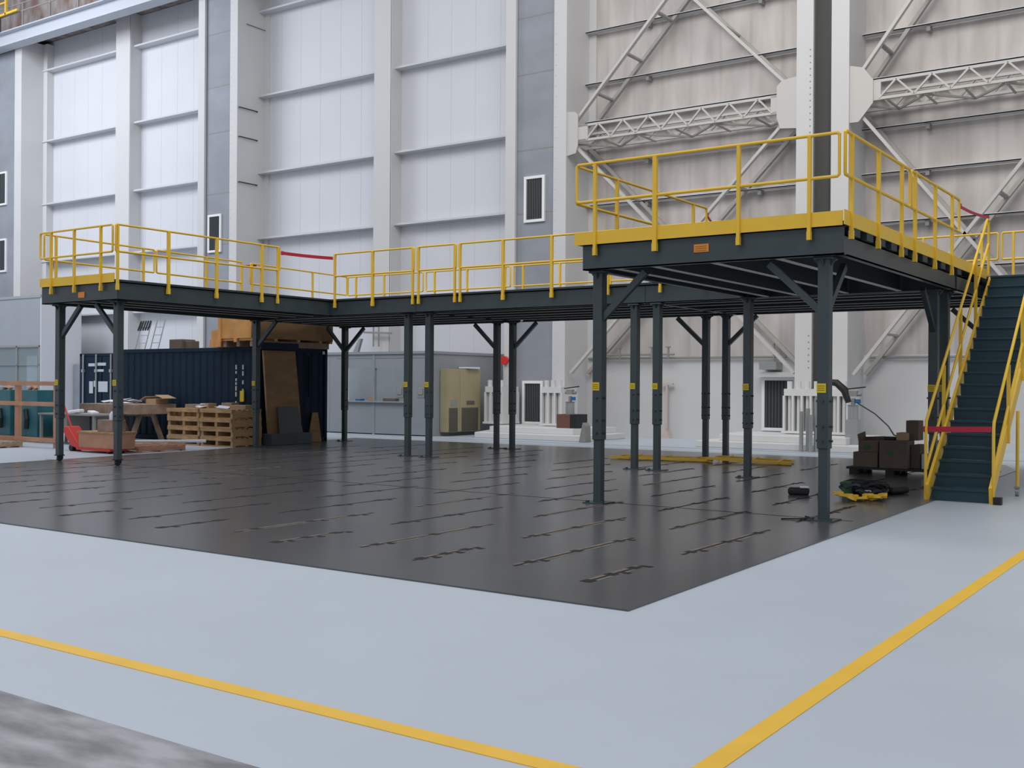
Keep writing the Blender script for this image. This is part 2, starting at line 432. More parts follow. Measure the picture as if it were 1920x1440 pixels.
diag((-3.5,9.6),(-8.9,16.9),'white brace crossing down to the right edge above girder',(.12,.3,.5,.7))
def gusset(pts,y,par):
    m=MB(); m.prism([(x,y,z) for x,z in pts],(0,.03,0)); m.build('gusset_plate','brace',par)
gusset([(-17.77,8.62),(-17.45,8.68),(-17.38,8.9),(-17.38,9.85),(-17.5,9.95),(-17.77,9.98)],28.54,tr1)
gusset([(-10.48,8.55),(-10.95,8.6),(-11.05,8.9),(-11.05,9.75),(-10.9,9.9),(-10.48,9.95)],28.54,tr1)
gusset([(-9.06,8.5),(-8.82,8.5),(-8.45,8.95),(-8.45,9.55),(-8.7,9.9),(-9.06,10.0)],28.54,tr2)

# conduit and wall bits
o=MB().tube([(-17.7,29.8,2.42),(-11.2,29.8,2.42)],.035,6); tag(o.build('wall_conduit','web',origin=(-14,29.8,2.42)),'thin grey pipe along the wall of the wide bay','pipe')
o=MB().tube([(-8.9,29.8,2.38),(-3.5,29.8,2.38)],.035,6).tube([(-7.1,29.8,2.38),(-7.1,29.8,3.4)],.03,6).box(-7.2,-7.0,29.72,29.85,2.28,2.48); tag(o.build('wall_conduit','web',origin=(-7,29.8,2.38)),'thin grey pipe on the wall between big column and stairs','pipe')
vt=thing('pipe_manifold','row of grey pipe valves on wall seen left of columns','valves',(-16.3,29.7,2.4))
MB().tube([(-17.2,29.6,2.52),(-14.6,29.6,2.52)],.03,6).build('pipe','web',vt)
for i in range(5):
    x=-17.0+i*.55; MB().tube([(x,29.6,2.4),(x,29.6,2.72)],.035,6).cbox(x,29.58,2.74,.16,.05,.04).build('valve','web',vt)
lt=thing('wall_light','grey wall lamp above the dark grilled doorway','light',(-11.6,29.5,2.0))
MB().box(-11.85,-11.35,29.4,29.88,2.05,2.27).build('lamp_body','galv',lt); MB().tube([(-11.55,29.75,2.27),(-11.55,29.75,2.8)],.03,6).build('bracket','web',lt)
tag(MB().box(-12.0,-10.7,29.5,29.9,1.84,1.98).build('door_canopy','column',origin=(-11.3,29.6,1.9)),'white ledge over the dark grilled doorway','canopy')
tag(MB().tube([(-20.0,28.38,2.35),(-20.0,28.5,2.35)],.14,16).build('alarm_bell','redp',smooth=True,origin=(-20.12,28.4,2.35)),'small red alarm bell on white pier flange above kiosk','alarm bell')
tag(MB().cbox(-10.9,28.9,12.95,.12,.3,.12).tube([(-10.9,28.75,12.85),(-10.9,28.6,12.8)],[.05,.11],10).build('wall_lamp','galv',origin=(-10.9,28.8,12.9)),'tiny lamp high on the wall left of big column','light')

# ------------------------------------------------------------------ platforms
ZB,ZT,ZD=3.12,3.46,3.50
def beamC(a,b,z0=ZB,z1=ZT,inw=(0,1),th=.015,fw_=.09):
    """channel beam from a to b (xy), flanges pointing inwards"""
    m=MB(); ax,ay=a; bx,by=b; ix,iy=inw
    def q(o0,o1,za,zb): m.quadbox([(ax+ix*o0,ay+iy*o0,za),(bx+ix*o0,by+iy*o0,za),(bx+ix*o1,by+iy*o1,za),(ax+ix*o1,ay+iy*o1,za),(ax+ix*o0,ay+iy*o0,zb),(bx+ix*o0,by+iy*o0,zb),(bx+ix*o1,by+iy*o1,zb),(ax+ix*o1,ay+iy*o1,zb)])
    q(0,th,z0,z1); q(0,fw_,z0,z0+.018); q(0,fw_,z1-.018,z1)
    return m
def column(par,x,y,braces=(),label=True,caster=False,label_l=None,box=None,nobolt=False):
    c=MB(); w=.07; zb=.86
    c.box(x-w,x+w,y-w,y+w,zb,ZB)
    c.box(x-.115,x+.115,y-.115,y+.115,ZB-.03,ZB)
    c.prism([(x-.14,y-.01,ZB-.02),(x-w,y-.01,ZB-.11),(x+w,y-.01,ZB-.11),(x+.14,y-.01,ZB-.02)],(0,.02,0))
    c.prism([(x-.01,y-.14,ZB-.02),(x-.01,y-w,ZB-.11),(x-.01,y+w,ZB-.11),(x-.01,y+.14,ZB-.02)],(.02,0,0))
    col=c.build('column','steel',par,bevel=.008)
    wl=.054; z0=.13 if caster else .024
    MB().box(x-wl,x+wl,y-wl,y+wl,z0,zb+.02).build('inner_post','steel',col)
    b=MB()
    for z in ((.95,1.12,1.42) ):
        b.tube([(x-w-.03,y,z),(x+w+.03,y,z)],.014,6).tube([(x,y-w-.03,z),(x,y+w+.03,z)],.014,6)
    b.build('pins','steel',col)
    if caster:
        MB().box(x-.07,x+.07,y-.07,y+.07,.115,.135).box(x-.05,x-.035,y-.03,y+.05,.05,.12).box(x+.035,x+.05,y-.03,y+.05,.05,.12).tube([(x-.03,y,.062),(x+.03,y,.062)],.05,14).build('caster','black',col)
    else:
        MB().box(x-.16,x+.16,y-.16,y+.16,.012,.026).box(x-.13,x-.09,y-.13,y-.09,.026,.05).box(x+.09,x+.13,y-.13,y-.09,.026,.05).build('base_plate','steel',col)
    if label:
        lb=MB(); lb.box(x-w-.002,x+w-.03,y-w-.006,y-w-.001,1.52,1.63)
        lb.mi=1
        for z in (1.55,1.575,1.60): lb.box(x-w+.01,x+w-.045,y-w-.008,y-w-.006,z-.004,z+.004)
        lb.build('warning_label',['label','labeltxt'],col)
    if box:
        bx_=MB(); bx_.box(x-w-.20,x-w,y-.09,y+.05,1.28,1.62); bx_.box(x-w-.17,x-w-.03,y-.11,y-.09,1.35,1.5); bx_.build('switch_box','galv',col,bevel=.01)
    for dx,dy in braces:
        L=.62
        k=MB(); a=(x+dx*w*.6,y+dy*w*.6,ZB-.64); e=(x+dx*(w+L),y+dy*(w+L),ZB-.04)
        upv=(-dy,dx,0)
        k.bar(a,e,.085,.07,up=upv)
        k.build('knee_brace','steel',par)
    return col
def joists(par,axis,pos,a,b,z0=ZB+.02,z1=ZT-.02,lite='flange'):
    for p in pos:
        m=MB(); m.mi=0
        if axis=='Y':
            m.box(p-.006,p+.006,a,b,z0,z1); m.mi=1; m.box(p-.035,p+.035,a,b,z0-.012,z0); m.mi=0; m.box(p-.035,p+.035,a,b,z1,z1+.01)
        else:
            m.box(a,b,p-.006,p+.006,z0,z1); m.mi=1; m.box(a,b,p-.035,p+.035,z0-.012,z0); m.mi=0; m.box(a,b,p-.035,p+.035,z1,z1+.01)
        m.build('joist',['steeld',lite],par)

# right wing
rw=thing('mezzanine_platform','steel mezzanine section nearest the camera with orange sign','platform',(-5.8,15.2,0))
beamC((-7.52,12.5),(-4.02,12.5),inw=(0,1)).build('fascia_beam','steel',rw)
beamC((-7.5,12.52),(-7.5,18.0),inw=(1,0)).build('edge_beam','steel',rw)
beamC((-4.04,12.52),(-4.04,18.0),inw=(-1,0),z1=3.36).build('edge_beam','steel',rw)
beamC((-7.5,18.03),(-4.04,18.03),inw=(0,-1)).build('rear_beam','steel',rw)
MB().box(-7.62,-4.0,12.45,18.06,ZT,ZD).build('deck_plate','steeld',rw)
y=12.75
while y<18: MB().box(-4.13,-3.99,y,y+.26,3.36,3.458).build('deck_rib_end','steeld',rw); y+=.52
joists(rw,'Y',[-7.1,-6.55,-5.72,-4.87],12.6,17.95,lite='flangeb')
column(rw,-7.38,12.72,[(1,0)]); column(rw,-4.31,12.72,[(-1,0),(0,1)]); column(rw,-7.38,17.82,[]); column(rw,-4.30,17.80,[(0,-1)])
sg=MB(); sg.box(-5.90,-5.70,12.488,12.496,3.255,3.355); sg.mi=1
for z in (3.275,3.30,3.325): sg.box(-5.88,-5.73,12.485,12.488,z-.004,z+.005)
sg.build('load_sign',['orange','labeltxt'],rw)['label']='small orange load sign with dark lines of text'

# rear right + landing
rr=thing('mezzanine_platform','steel mezzanine section carrying the landing at stair head','platform',(-5.5,20.2,0))
beamC((-9.535,18.12),(-4.04,18.12),inw=(0,1)).build('fascia_beam','steel',rr)
beamC((-9.52,22.2),(-.6,22.2),inw=(0,-1)).build('rear_beam','steel',rr)
beamC((-4.04,18.14),(-4.04,20.1),inw=(-1,0),z1=3.36).build('edge_beam','steel',rr)
beamC((-4.0,20.12),(-.6,20.12),inw=(0,1)).build('landing_beam','steel',rr)
beamC((-9.5,18.14),(-9.5,22.18),inw=(1,0)).build('edge_beam','steel',rr)
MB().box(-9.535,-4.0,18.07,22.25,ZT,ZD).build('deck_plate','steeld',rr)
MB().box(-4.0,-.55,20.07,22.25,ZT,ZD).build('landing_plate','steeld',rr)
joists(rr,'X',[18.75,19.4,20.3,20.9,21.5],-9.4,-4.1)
column(rr,-9.33,18.22,[]); column(rr,-9.58+.25*0,21.92,[(1,0)],label=False); column(rr,-4.27,18.35,[]); column(rr,-4.27,21.9,[(-1,0)],label=False); column(rr,-.9,21.9,[],label=False); column(rr,-.9,20.35,[],label=False)

# rear centre
rc=thing('mezzanine_platform','steel mezzanine middle section between the two wings','platform',(-12.2,20.2,0))
beamC((-15.065,18.12),(-9.545,18.12),inw=(0,1)).build('fascia_beam','steel',rc)
beamC((-15.05,22.2),(-9.58,22.2),inw=(0,-1)).build('rear_beam','steel',rc)
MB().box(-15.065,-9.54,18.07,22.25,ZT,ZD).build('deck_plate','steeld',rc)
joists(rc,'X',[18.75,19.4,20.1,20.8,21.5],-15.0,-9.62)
column(rc,-14.84,18.3,[],box=True); column(rc,-15.15,21.9,[(1,0)],label=False); column(rc,-9.80,18.22,[]); column(rc,-10.05,21.92,[(-1,0)],label=False)

# left wing (L shape)
SK=lambda y: -20.02-.088*(y-12.45)
lw=thing('mezzanine_platform','steel mezzanine left wing standing on small caster wheels','platform',(-18.8,16,0))
beamC((SK(12.5),12.5),(-17.6,12.5),inw=(0,1)).build('fascia_beam','steel',lw)
beamC((-17.6,12.52),(-17.6,18.12),inw=(-1,0)).build('edge_beam','steel',lw)
beamC((-17.6,18.12),(-15.075,18.12),inw=(0,1)).build('fascia_beam','steel',lw)
beamC((SK(12.5)+.03,12.52),(SK(22.2)+.03,22.2),inw=(1,0)).build('edge_beam','steel',lw)
beamC((SK(22.2),22.2),(-15.12,22.2),inw=(0,-1)).build('rear_beam','steel',lw)
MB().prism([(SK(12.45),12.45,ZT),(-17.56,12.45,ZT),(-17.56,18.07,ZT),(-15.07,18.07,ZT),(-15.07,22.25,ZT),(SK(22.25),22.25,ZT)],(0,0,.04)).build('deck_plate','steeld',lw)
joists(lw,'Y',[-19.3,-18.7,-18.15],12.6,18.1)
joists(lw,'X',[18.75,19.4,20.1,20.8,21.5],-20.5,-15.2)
column(lw,-19.78,12.75,[(1,0)],caster=True); column(lw,-17.86,12.72,[(-1,0)],caster=True)
column(lw,-20.36,18.4,[(1,0)]); column(lw,-20.72,21.9,[(1,0),(0,-1)],label=False)
column(lw,-15.43,18.3,[],box=True); column(lw,-15.62,21.9,[(-1,0)],label=False)
sg=MB(); sg.box(-18.80,-18.60,12.488,12.496,3.20,3.31); sg.build('load_sign','orange',lw)['label']='small orange sign'

# ------------------------------------------------------------------ guard rails
def rail(label,P,Q,loops,posts,toe=None,thick=(),zp=3.30,low=True):
    """rail along P->Q; loops/posts are distances along the run (m)"""
    P=Vector((*P,0)); Q=Vector((*Q,0)); d=(Q-P).normalized()
    t=thing('guard_railing',label,'railing',(P.x,P.y,ZD),'yellow guard railings of the mezzanine')
    at=lambda s,z: P+d*s+Vector((0,0,z))
    r=.021
    for a,b in loops:
        zt,zm=4.515,4.015; c=.022
        m=MB(); m.tube([at(a+c,zm),at(a,zm+c),at(a,zt-c),at(a+c,zt),at(b-c,zt),at(b,zt-c),at(b,zm+c),at(b-c,zm),at(a+c,zm)],r,8)
        m.build('rail_loop','yellow',t,smooth=True)
    for s in posts:
        m=MB(); w=.036 if s in thick else .026
        n=Vector((d.y,-d.x,0))
        m.bar(at(s,zp),at(s,4.51),w*2*.8,.045,up=tuple(n))
        m.bar(at(s,zp),at(s,zp+.10),w*1.85,.055,up=tuple(n))
        m.build('rail_post','yellow',t)
    if toe:
        a,b=toe; n=Vector((d.y,-d.x,0))
        m=MB(); m.bar(at(a,3.535)-n*.012,at(b,3.535)-n*.012,.012,.17); m.build('toe_board','yellow',t)
    return t
def rel(P,Q,xs,ax):
    P0=P[ax]; L=math.hypot(Q[0]-P[0],Q[1]-P[1]); return [ (x-P0)/((Q[ax]-P0)/L) for x in xs ]
P,Q=(-7.62,12.44),(-4.0,12.44)
rail('yellow guard railing with toe board along the front of nearest deck',P,Q,[(.04,3.56)],rel(P,Q,[-7.30,-6.42,-5.29,-4.41],0),toe=(0,3.6),thick=[rel(P,Q,[-6.42],0)[0]])
P,Q=(-3.97,12.37),(-3.97,18.1)
rail('yellow guard railing with toe board along the stair side edge',P,Q,[(0,2.72),(2.79,5.57)],rel(P,Q,[12.61,13.67,14.71,15.37,16.46,17.49],1),toe=(0.02,7.65))
P,Q=(-7.62,12.44),(-7.62,16.62)
rail('yellow guard railing on the inner left edge of nearest deck',P,Q,[(.06,4.16)],rel(P,Q,[13.6,14.78,16.1],1),thick=())
P,Q=(-17.42,18.05),(-7.9,18.05)
rail('yellow guard railing along the front of the middle section',P,Q,[(0,2.34),(2.44,3.48),(3.56,9.4)],rel(P,Q,[-17.40,-16.26,-15.11,-14.95,-13.97,-13.83,-12.74,-11.57,-10.3,-9.2,-8.3],0),thick=rel(P,Q,[-12.74,-11.57,-16.26],0))
P,Q=(-20.9,22.2),(-.6,22.2)
rail('long yellow guard railing along the rear edge behind all sections',P,Q,[(0,2.67),(2.78,5.46),(5.56,8.9),(9.0,12.7),(12.8,16.69),(16.76,20.2)],rel(P,Q,[-20.6,-19.58,-18.6,-17.84,-16.78,-15.6,-15.06,-13.99,-12.6,-11.5,-10.2,-8.9,-7.8,-6.6,-5.57,-4.5,-3.94,-2.6,-1.2],0))
P,Q=(SK(12.44),12.44),(-17.62,12.44)
rail('yellow guard railing with toe board along the left wing front',P,Q,[(.03,2.36)],rel(P,Q,[-19.62,-18.86,-18.02],0),toe=(0,2.4))
P,Q=(-17.55,12.43),(-17.55,16.55)
rail('yellow guard railing on the inner right edge of left wing',P,Q,[(0,4.07)],rel(P,Q,[12.47,13.61,14.79,16.0,16.45],1),thick=rel(P,Q,[13.61,14.79,16.0],1))
P,Q=(SK(12.45),12.45),(SK(22.2),22.2)
rail('yellow guard railing on the outer left edge of left wing',P,Q,[(.1,2.90),(2.97,5.62),(5.93,9.7)],rel(P,Q,[12.82,15.04,16.9,18.05,18.4,20.68],1))
def strap(label,a,b,sag=.04,w=.035):
    m=MB(); n=8; pts=[]
    for i in range(n+1):
        t=i/n; p=Vector(a).lerp(Vector(b),t); p.z-=sag*4*t*(1-t); pts.append(p)
    for p,q in zip(pts,pts[1:]): m.bar(p,q,.012,w)
    m.tube([pts[0]-Vector((0,0,.04)),pts[0]+Vector((0,0,.04))],.03,8)
    tag(m.build('safety_strap','red',origin=a),label,'strap','red safety straps')
strap('red safety strap closing the gap at inner corner of left wing',(-17.55,16.58,4.40),(-17.42,18.0,4.42),.01,.07)
strap('red safety strap hanging from end of nearest deck inner railing',(-7.62,16.62,4.40),(-7.62,17.75,4.17),.10,.04)
strap('red safety strap between stair side railing and stair post',(-3.97,17.98,4.42),(-3.93,19.95,4.50),.03,.045)
strap('red safety strap across the bottom of the staircase',(-3.97,15.98,1.0),(-3.10,15.98,1.02),.0,.075)
# small chain on left wing outer rail
strap('small red strap on the outer rail of left wing',(-20.55,18.1,4.42),(-20.60,18.6,4.5),.0,.05)

# ------------------------------------------------------------------ staircase
st=thing('staircase','steep yellow railed staircase with dark green treads at right','stairs',(-3.5,16,0))
y0,y1=16.02,20.08; n=19; rz=3.49/n; ry=(y1-y0)/n
xl,xr=-3.93,-3.10
for i in range(n):
    yy=y0+i*ry; z=rz*(i+1)
    if i<n-1 or True:
        m=MB(); m.box(xl+.04,xr-.04,yy,yy+ry+.02,z-.03,z).box(xl+.04,xr-.04,yy+.03,yy+.036,z-rz,z-.03)
        m.build('tread','dtread',st)
for x in (xl,xr):
    m=MB(); m.quadbox([(x-.02,y0-.06,0),(x+.02,y0-.06,0),(x+.02,y1,3.26),(x-.02,y1,3.26),(x-.02,y0-.10,.22),(x+.02,y0-.10,.22),(x+.02,y1,3.50),(x-.02,y1,3.50)])
    m.build('stringer','yellow',st)
    ex=x-.03 if x==xl else x+.03
    h=.96
    m=MB(); m.tube([(ex,y0-.05,.0),(ex,y0-.05,1.02),(ex,y0-.02,1.12),(ex,y1-.12,3.5+h),(ex,y1,3.5+h+.0),(ex,y1,3.5+.02)],.022,8)
    m.build('handrail','yellow',st,smooth=True)
    m=MB(); m.tube([(ex,y0-.05,.42),(ex,y1-.02,3.5+.55)],.022,8); m.build('mid_rail','yellow',st,smooth=True)
    for k in (.24,.5,.76):
        yy=y0+(y1-y0)*k; z=3.5*k
        MB().bar((ex,yy,z-.05),(ex,yy,z+1.08),.045,.045,up=(0,1,0)).build('rail_post','yellow',st)
    MB().tube([(ex,y0+.9,.12),(ex,y0+.9,1.0)],.02,6).build('support_leg','yellow',st) if False else None
m=MB(); m.tube([(-3.02,17.42,.13),(-3.02,17.42,1.25)],.024,8); m.build('support_leg','yellow',st)
m=MB(); m.box(-3.06,-2.98,17.38,17.46,.11,.14).tube([(-3.045,17.42,.06),(-2.995,17.42,.06)],.058,14); m.build('caster','galv',st)
m=MB(); m.tube([(-3.99,17.42,.13),(-3.99,17.42,1.25)],.024,8); m.build('support_leg','yellow',st)
m=MB(); m.box(-4.03,-3.95,17.38,17.46,.11,.14).tube([(-4.015,17.42,.07),(-3.965,17.42,.07)],.058,14); m.build('caster','galv',st)
MB().box(-3.06,-2.96,15.9,16.02,.0,.10).build('foot_block','black',st)
MB().box(-3.75,-3.45,15.99,16.015,1.24,1.25).build('nosing_strip','galv',st) if False else None

# ------------------------------------------------------------------ kiosk
ks=thing('grey_kiosk','low grey panelled kiosk with open counter behind the columns','booth',(-23,26.5,0))
Yk=25.6; xa,xb=-26.5,-20.72
k=MB(); k.box(xa,xb,Yk,Yk+.1,0,1.03).box(xa,xb,Yk,Yk+.1,2.07,2.5).box(xa,-24.2,Yk,Yk+.1,1.03,2.07).box(-21.65,xb,Yk,Yk+.1,1.03,2.07); k.build('front_panel','booth',ks)
MB().box(xb-.1,xb,Yk+.1,29.4,0,2.5).build('side_panel','booth',ks)
MB().box(xa,xb+.04,Yk-.04,Yk+.16,2.5,2.58).box(xb-.16,xb+.04,Yk+.16,29.4,2.5,2.58).build('top_rail','booth',ks)
MB().box(-23.02,-22.94,Yk-.02,Yk+.08,0,2.5).box(-24.9,-24.88,Yk-.006,Yk,0,2.5).box(-21.66,-21.63,Yk-.008,Yk,0,2.5).box(-24.6,xb,Yk-.01,Yk,2.38,2.40).build('panel_joints','boothd',ks)
MB().box(-24.2,-21.65,Yk-.08,Yk+.5,1.0,1.04).build('counter','booth',ks)
MB().box(xa+.2,xb-.2,28.0,28.05,0,2.5).box(-23.3,-23.2,27.9,27.95,1.0,2.5).build('back_panel','boothd',ks)
MB().box(-26.5,-20.8,Yk,29.4,0,.03).build('kiosk_floor','boothd',ks)
for (x,w,h,mt,lb) in [(-22.95-.25,.14,.15,'woodo','small orange box on the kiosk counter'),(-23.75,.22,.06,'blue','low blue tray on the kiosk counter left end'),(-22.45,.5,.09,'card','long dark parcel on the kiosk counter')]:
    tag(MB().box(x-w/2,x+w/2,Yk+.1,Yk+.3,1.04,1.04+h).build('counter_parcel' if mt=='card' else 'counter_tray' if mt=='blue' else 'counter_box',mt,origin=(x,Yk+.2,1.04),bevel=.01),lb,'box')
tag(MB().prism([(-23.9,25.62,2.58),(-23.7,25.62,2.58),(-23.55,25.62,3.0),(-23.65,25.62,3.0)],(0,.1,0)).build('bent_sheet','galv',origin=(-23.8,25.65,2.58)),'small bent grey sheet standing on the kiosk top rail','scrap')
cb=thing('electrical_cabinet','beige two door electrical cabinet on side of kiosk','cabinet',(-20.5,26.9,.1))
MB().box(-20.70,-20.42,26.05,27.75,.12,2.05).build('cabinet_body','beige',cb,bevel=.01)
MB().box(-20.42,-20.405,26.08,26.62,.14,2.03).build('door','beige',cb,bevel=.004)
MB().box(-20.42,-20.405,26.68,27.72,.14,2.03).build('door','beige',cb,bevel=.004)
g=MB()
for a,b in ((26.12,26.55),(26.75,27.6)):
    for i in range(18): g.box(-20.405,-20.395,a,b,.16+i*.038,.18+i*.038)
    g.box(-20.406,-20.402,a,b,.14,.86)
g.build('grille','beigedk',cb)
MB().box(-20.405,-20.395,26.2,26.5,.92,1.1).build('data_plate','galv',cb); MB().box(-20.405,-20.395,27.0,27.4,.95,1.07).build('vent_plate','beigedk',cb)
tag(MB().box(-20.68,-20.3,26.95,27.55,2.07,2.12).build('shelf_lamp','paper',origin=(-20.5,27.2,2.1)),'small white lamp strip above the beige cabinet','light')

# ------------------------------------------------------------------ containers
def corr(m,axis,a,b,fixed,z0,z1,dep,outw):
    n=max(2,int(round((b-a)/.28))); st=(b-a)/n
    for i in range(n):
        p=a+i*st
        if axis=='X':
            y=fixed; prof=[(p,y+outw*dep),(p+st*.25,y+outw*dep),(p+st*.4,y),(p+st*.85,y),(p+st,y+outw*dep)]
        else:
            x=fixed; prof=[(x+outw*dep,p),(x+outw*dep,p+st*.25),(x,p+st*.4),(x,p+st*.85),(x+outw*dep,p+st)]
        for (u0,v0),(u1,v1) in zip(prof,prof[1:]): m.poly([(u0,v0,z0),(u1,v1,z0),(u1,v1,z1),(u0,v0,z1)])
def container(x0,x1,y0,y1,label,H=2.51,doors=None):
    t=thing('shipping_container',label,'container',((x0+x1)/2,(y0+y1)/2,0))
    m=MB()
    corr(m,'X',x0+.1,x1-.1,y0+.03,.15,H-.1,.016,1); corr(m,'Y',y0+.1,y1-.1,x1-.03,.15,H-.1,.016,-1)
    m.box(x0+.08,x1-.08,y0+.08,y1-.08,.1,H-.03)
    m.build('corrugated_walls','navy',t)
    e=MB()
    for x in (x0,x1-.1):
        for y in (y0,y1-.1): e.box(x,x+.1,y,y+.1,0.0,H)
    for z in (0.02,H-.1):
        for y in (y0,y1-.1): e.box(x0,x1,y,y+.1,z,z+.1)
        for x in (x0,x1-.1): e.box(x,x+.1,y0,y1,z,z+.1)
    e.build('frame','navy',t,bevel=.006)
    return t
c2=container(-27.2,-21.1,19.2,21.62,'dark blue corrugated shipping container with plywood leaned on it')
mk=MB()
for xx,za,zb in ((-21.98,1.0,2.05),(-21.72,1.35,2.05)):
    z=zb; ii=0
    while z>za:
        h=random.choice((.07,.1,.12)); mk.box(xx-.02,xx+.02,19.175,19.2,z-h,z); z-=h+random.choice((.03,.04,.12)); ii+=1
mk.build('number_marking','marking',c2)
mk=MB(); mk.box(-21.82,-21.68,19.17,19.2,1.1,1.38); mk.build('yellow_plate','label',c2)
mk=MB(); mk.box(-21.1,-21.06,20.9,20.93,1.2,2.3); mk.build('locking_rod','navy',c2)
MB().box(-21.1,-21.085,21.42,21.5,2.37,2.45).build('corner_mark','paper',c2)
c1=container(-33.0,-30.4,22.0,28.0,'dark blue container showing its door end with locking rods',H=2.53)
r_=MB()
for xx in (-32.72,-32.0,-31.2,-30.7): r_.tube([(xx,21.94,.2),(xx,21.94,2.5)],.03,8); r_.box(xx-.05,xx+.05,21.9,22.0,.72,.82); r_.box(xx-.05,xx+.05,21.9,22.0,1.9,2.0)
r_.build('locking_rods','galv',c1)
MB().box(-32.9,-31.75,21.97,22.0,.2,2.42).build('door','navy',c1); MB().box(-31.7,-30.5,21.97,22.0,.2,2.42).build('door','navy',c1)
mk=MB()
for (a,b,z0_,z1_) in [(-32.45,-32.1,2.1,2.2),(-31.95,-31.5,2.12,2.22),(-31.95,-31.62,1.92,2.0),(-32.4,-32.2,1.2,1.6),(-32.15,-32.05,1.42,1.62),(-31.9,-31.4,1.25,1.6)]: mk.box(a,b,21.955,21.97,z0_,z1_)
mk.build('door_marking','marking',c1)
# crate on container
cz=thing('wooden_crate','large plywood crate on top of the blue shipping container','crate',(-21.65,20.2,2.51))
MB().box(-22.2,-21.0,18.82,21.72,2.72,3.06+.36).build('crate_sides','ply',cz)
MB().box(-22.2,-21.0,18.80,18.82,2.72,3.42).build('crate_end','plyo',cz)  # brighter orange than the sides: this face's light is in the colour
s=MB()
for x in (-22.15,-21.65,-21.15): s.box(x,x+.12,18.9,21.6,2.51,2.66)
s.build('skids','woodd',cz)
s=MB()
for y in (18.84,19.6,20.4,21.2,21.6): s.box(-22.2,-21.0,y,y+.1,2.66,2.72)
s.box(-22.2,-22.1,18.76,18.8,2.62,3.42).box(-21.6,-21.5,18.76,18.8,2.62,2.72)
s.build('deck_boards','plyo',cz)
tag(MB().box(-22.62,-22.25,18.9,19.3,2.51+.2,2.95).box(-22.66,-22.22,18.88,19.32,2.51,2.71).build('small_crate','plyo',origin=(-22.4,19.1,2.51)),'small orange wooden box left of the big crate','crate')
tag(MB().box(-26.0,-25.45,20.2,20.7,2.51,2.82).cbox(-25.3,20.45,2.64,.28,.3,.26).build('small_pump','card',origin=(-25.7,20.4,2.51),bevel=.02),'small grey brown motor lying on top of the container','motor')
t=thing('plywood_sheet','tall plywood sheet leaning on the end of the blue container','plywood',(-20.9,19.8,0))
MB().quadbox([(-20.86,19.25,.02),(-20.80,19.25,.02),(-20.80,20.42,.02),(-20.86,20.42,.02),(-21.06,19.22,2.42),(-21.0,19.22,2.42),(-21.0,20.32,2.42),(-21.06,20.32,2.42)]).build('sheet','ply',t)
tag(MB().quadbox([(-20.72,19.5,.30),(-20.69,19.5,.30),(-20.69,20.32,.30),(-20.72,20.32,.30),(-20.86,19.55,.98),(-20.83,19.55,.98),(-20.83,20.25,.98),(-20.86,20.25,.98)]).build('dark_board','steel',origin=(-20.7,19.9,.3)),'dark grey board leaning on the plywood sheet','board')
tag(MB().box(-20.95,-20.55,19.1,20.5,.012,.3).build('dark_bin','steel',origin=(-20.75,19.8,.01),bevel=.01),'low dark grey bin at the foot of the plywood sheet','bin')
tag(MB().box(-21.12,-20.98,19.15,20.42,2.44,2.62).build('dark_beam','navy',origin=(-21,19.8,2.5)),'dark beam lying across the top of the plywood sheet','beam')
tag(MB().quadbox([(-20.98,20.75,.02),(-20.94,20.75,.02),(-20.94,21.25,.02),(-20.98,21.25,.02),(-21.05,21.0,.8),(-21.03,21.0,.8),(-21.03,21.2,.8),(-21.05,21.2,.8)]).build('wood_offcut','ply',origin=(-20.95,21,.02)),'narrow pointed wood offcut leaning on container end','board')

# ladders
def ladder(x,w,y,z0,z1,label,top=False):
    t=thing('ladder',label,'ladder',(x,y-.5,0))
    l=y-.9; dz=z1
    a=MB()
    for s_ in (0,w): a.bar((x+s_,l,0),(x+s_+.35,y,z1),.05,.035)
    a.build('side_rails','galv',t)
    r=MB(); k=.3
    while k<z1: fr=k/z1; r.bar((x+.35*fr,l+.9*fr,k),(x+w+.35*fr,l+.9*fr,k),.035,.03); k+=.32
    r.build('rungs','galv',t)
    if top:
        r=MB()
        for i in range(5): r.bar((x+.25+i*w/4,y-.12,z1-.35),(x+.4+i*w/4,y-.06,z1+.05),.05,.05)
        r.build('ladder_feet','black',t)
ladder(-38.65,.62,28.4,3,4.05,'aluminium ladder with black feet behind the container',True)
ladder(-37.65,.50,28.4,3,4.12,'narrow aluminium ladder right of the black footed ladder')

# left edge booth and grey cabinet
bt=thing('glazed_booth','grey blue glazed control booth at the left edge','booth',(-45,26.6,0))
YB=26.5
MB().box(-60,-42.55,YB,YB+.08,3.1,5.15).box(-60,-42.50,YB-.03,28.4,5.13,5.24).box(-60,-42.55,YB,YB+.08,0,1.0).build('booth_panels','booth',bt)
MB().box(-42.55,-42.50,YB,28.4,0,5.13).build('side_panel','white',bt)
MB().box(-60,-42.6,YB+.03,YB+.05,1.0,3.1).build('window_pane','glass',bt)
for x in (-42.6,-44.3,-46.0): MB().box(x-.04,x+.04,YB-.02,YB+.1,1.0,3.1).build('window_bar','web',bt)
MB().box(-60,-42.55,YB-.02,YB+.1,3.04,3.12).box(-60,-42.55,YB-.02,YB+.08,2.27,2.30).build('window_rail','web',bt)
MB().box(-60,-42.6,28.3,28.35,0,5.1).build('back_panel','boothd',bt)
MB().box(-43.6,-43.1,27.3,27.7,2.3,3.0).build('inner_box','web',bt)
MB().box(-45.0,-44.2,27.4,27.9,1.2,2.7).build('inner_cabinet','paper',bt)
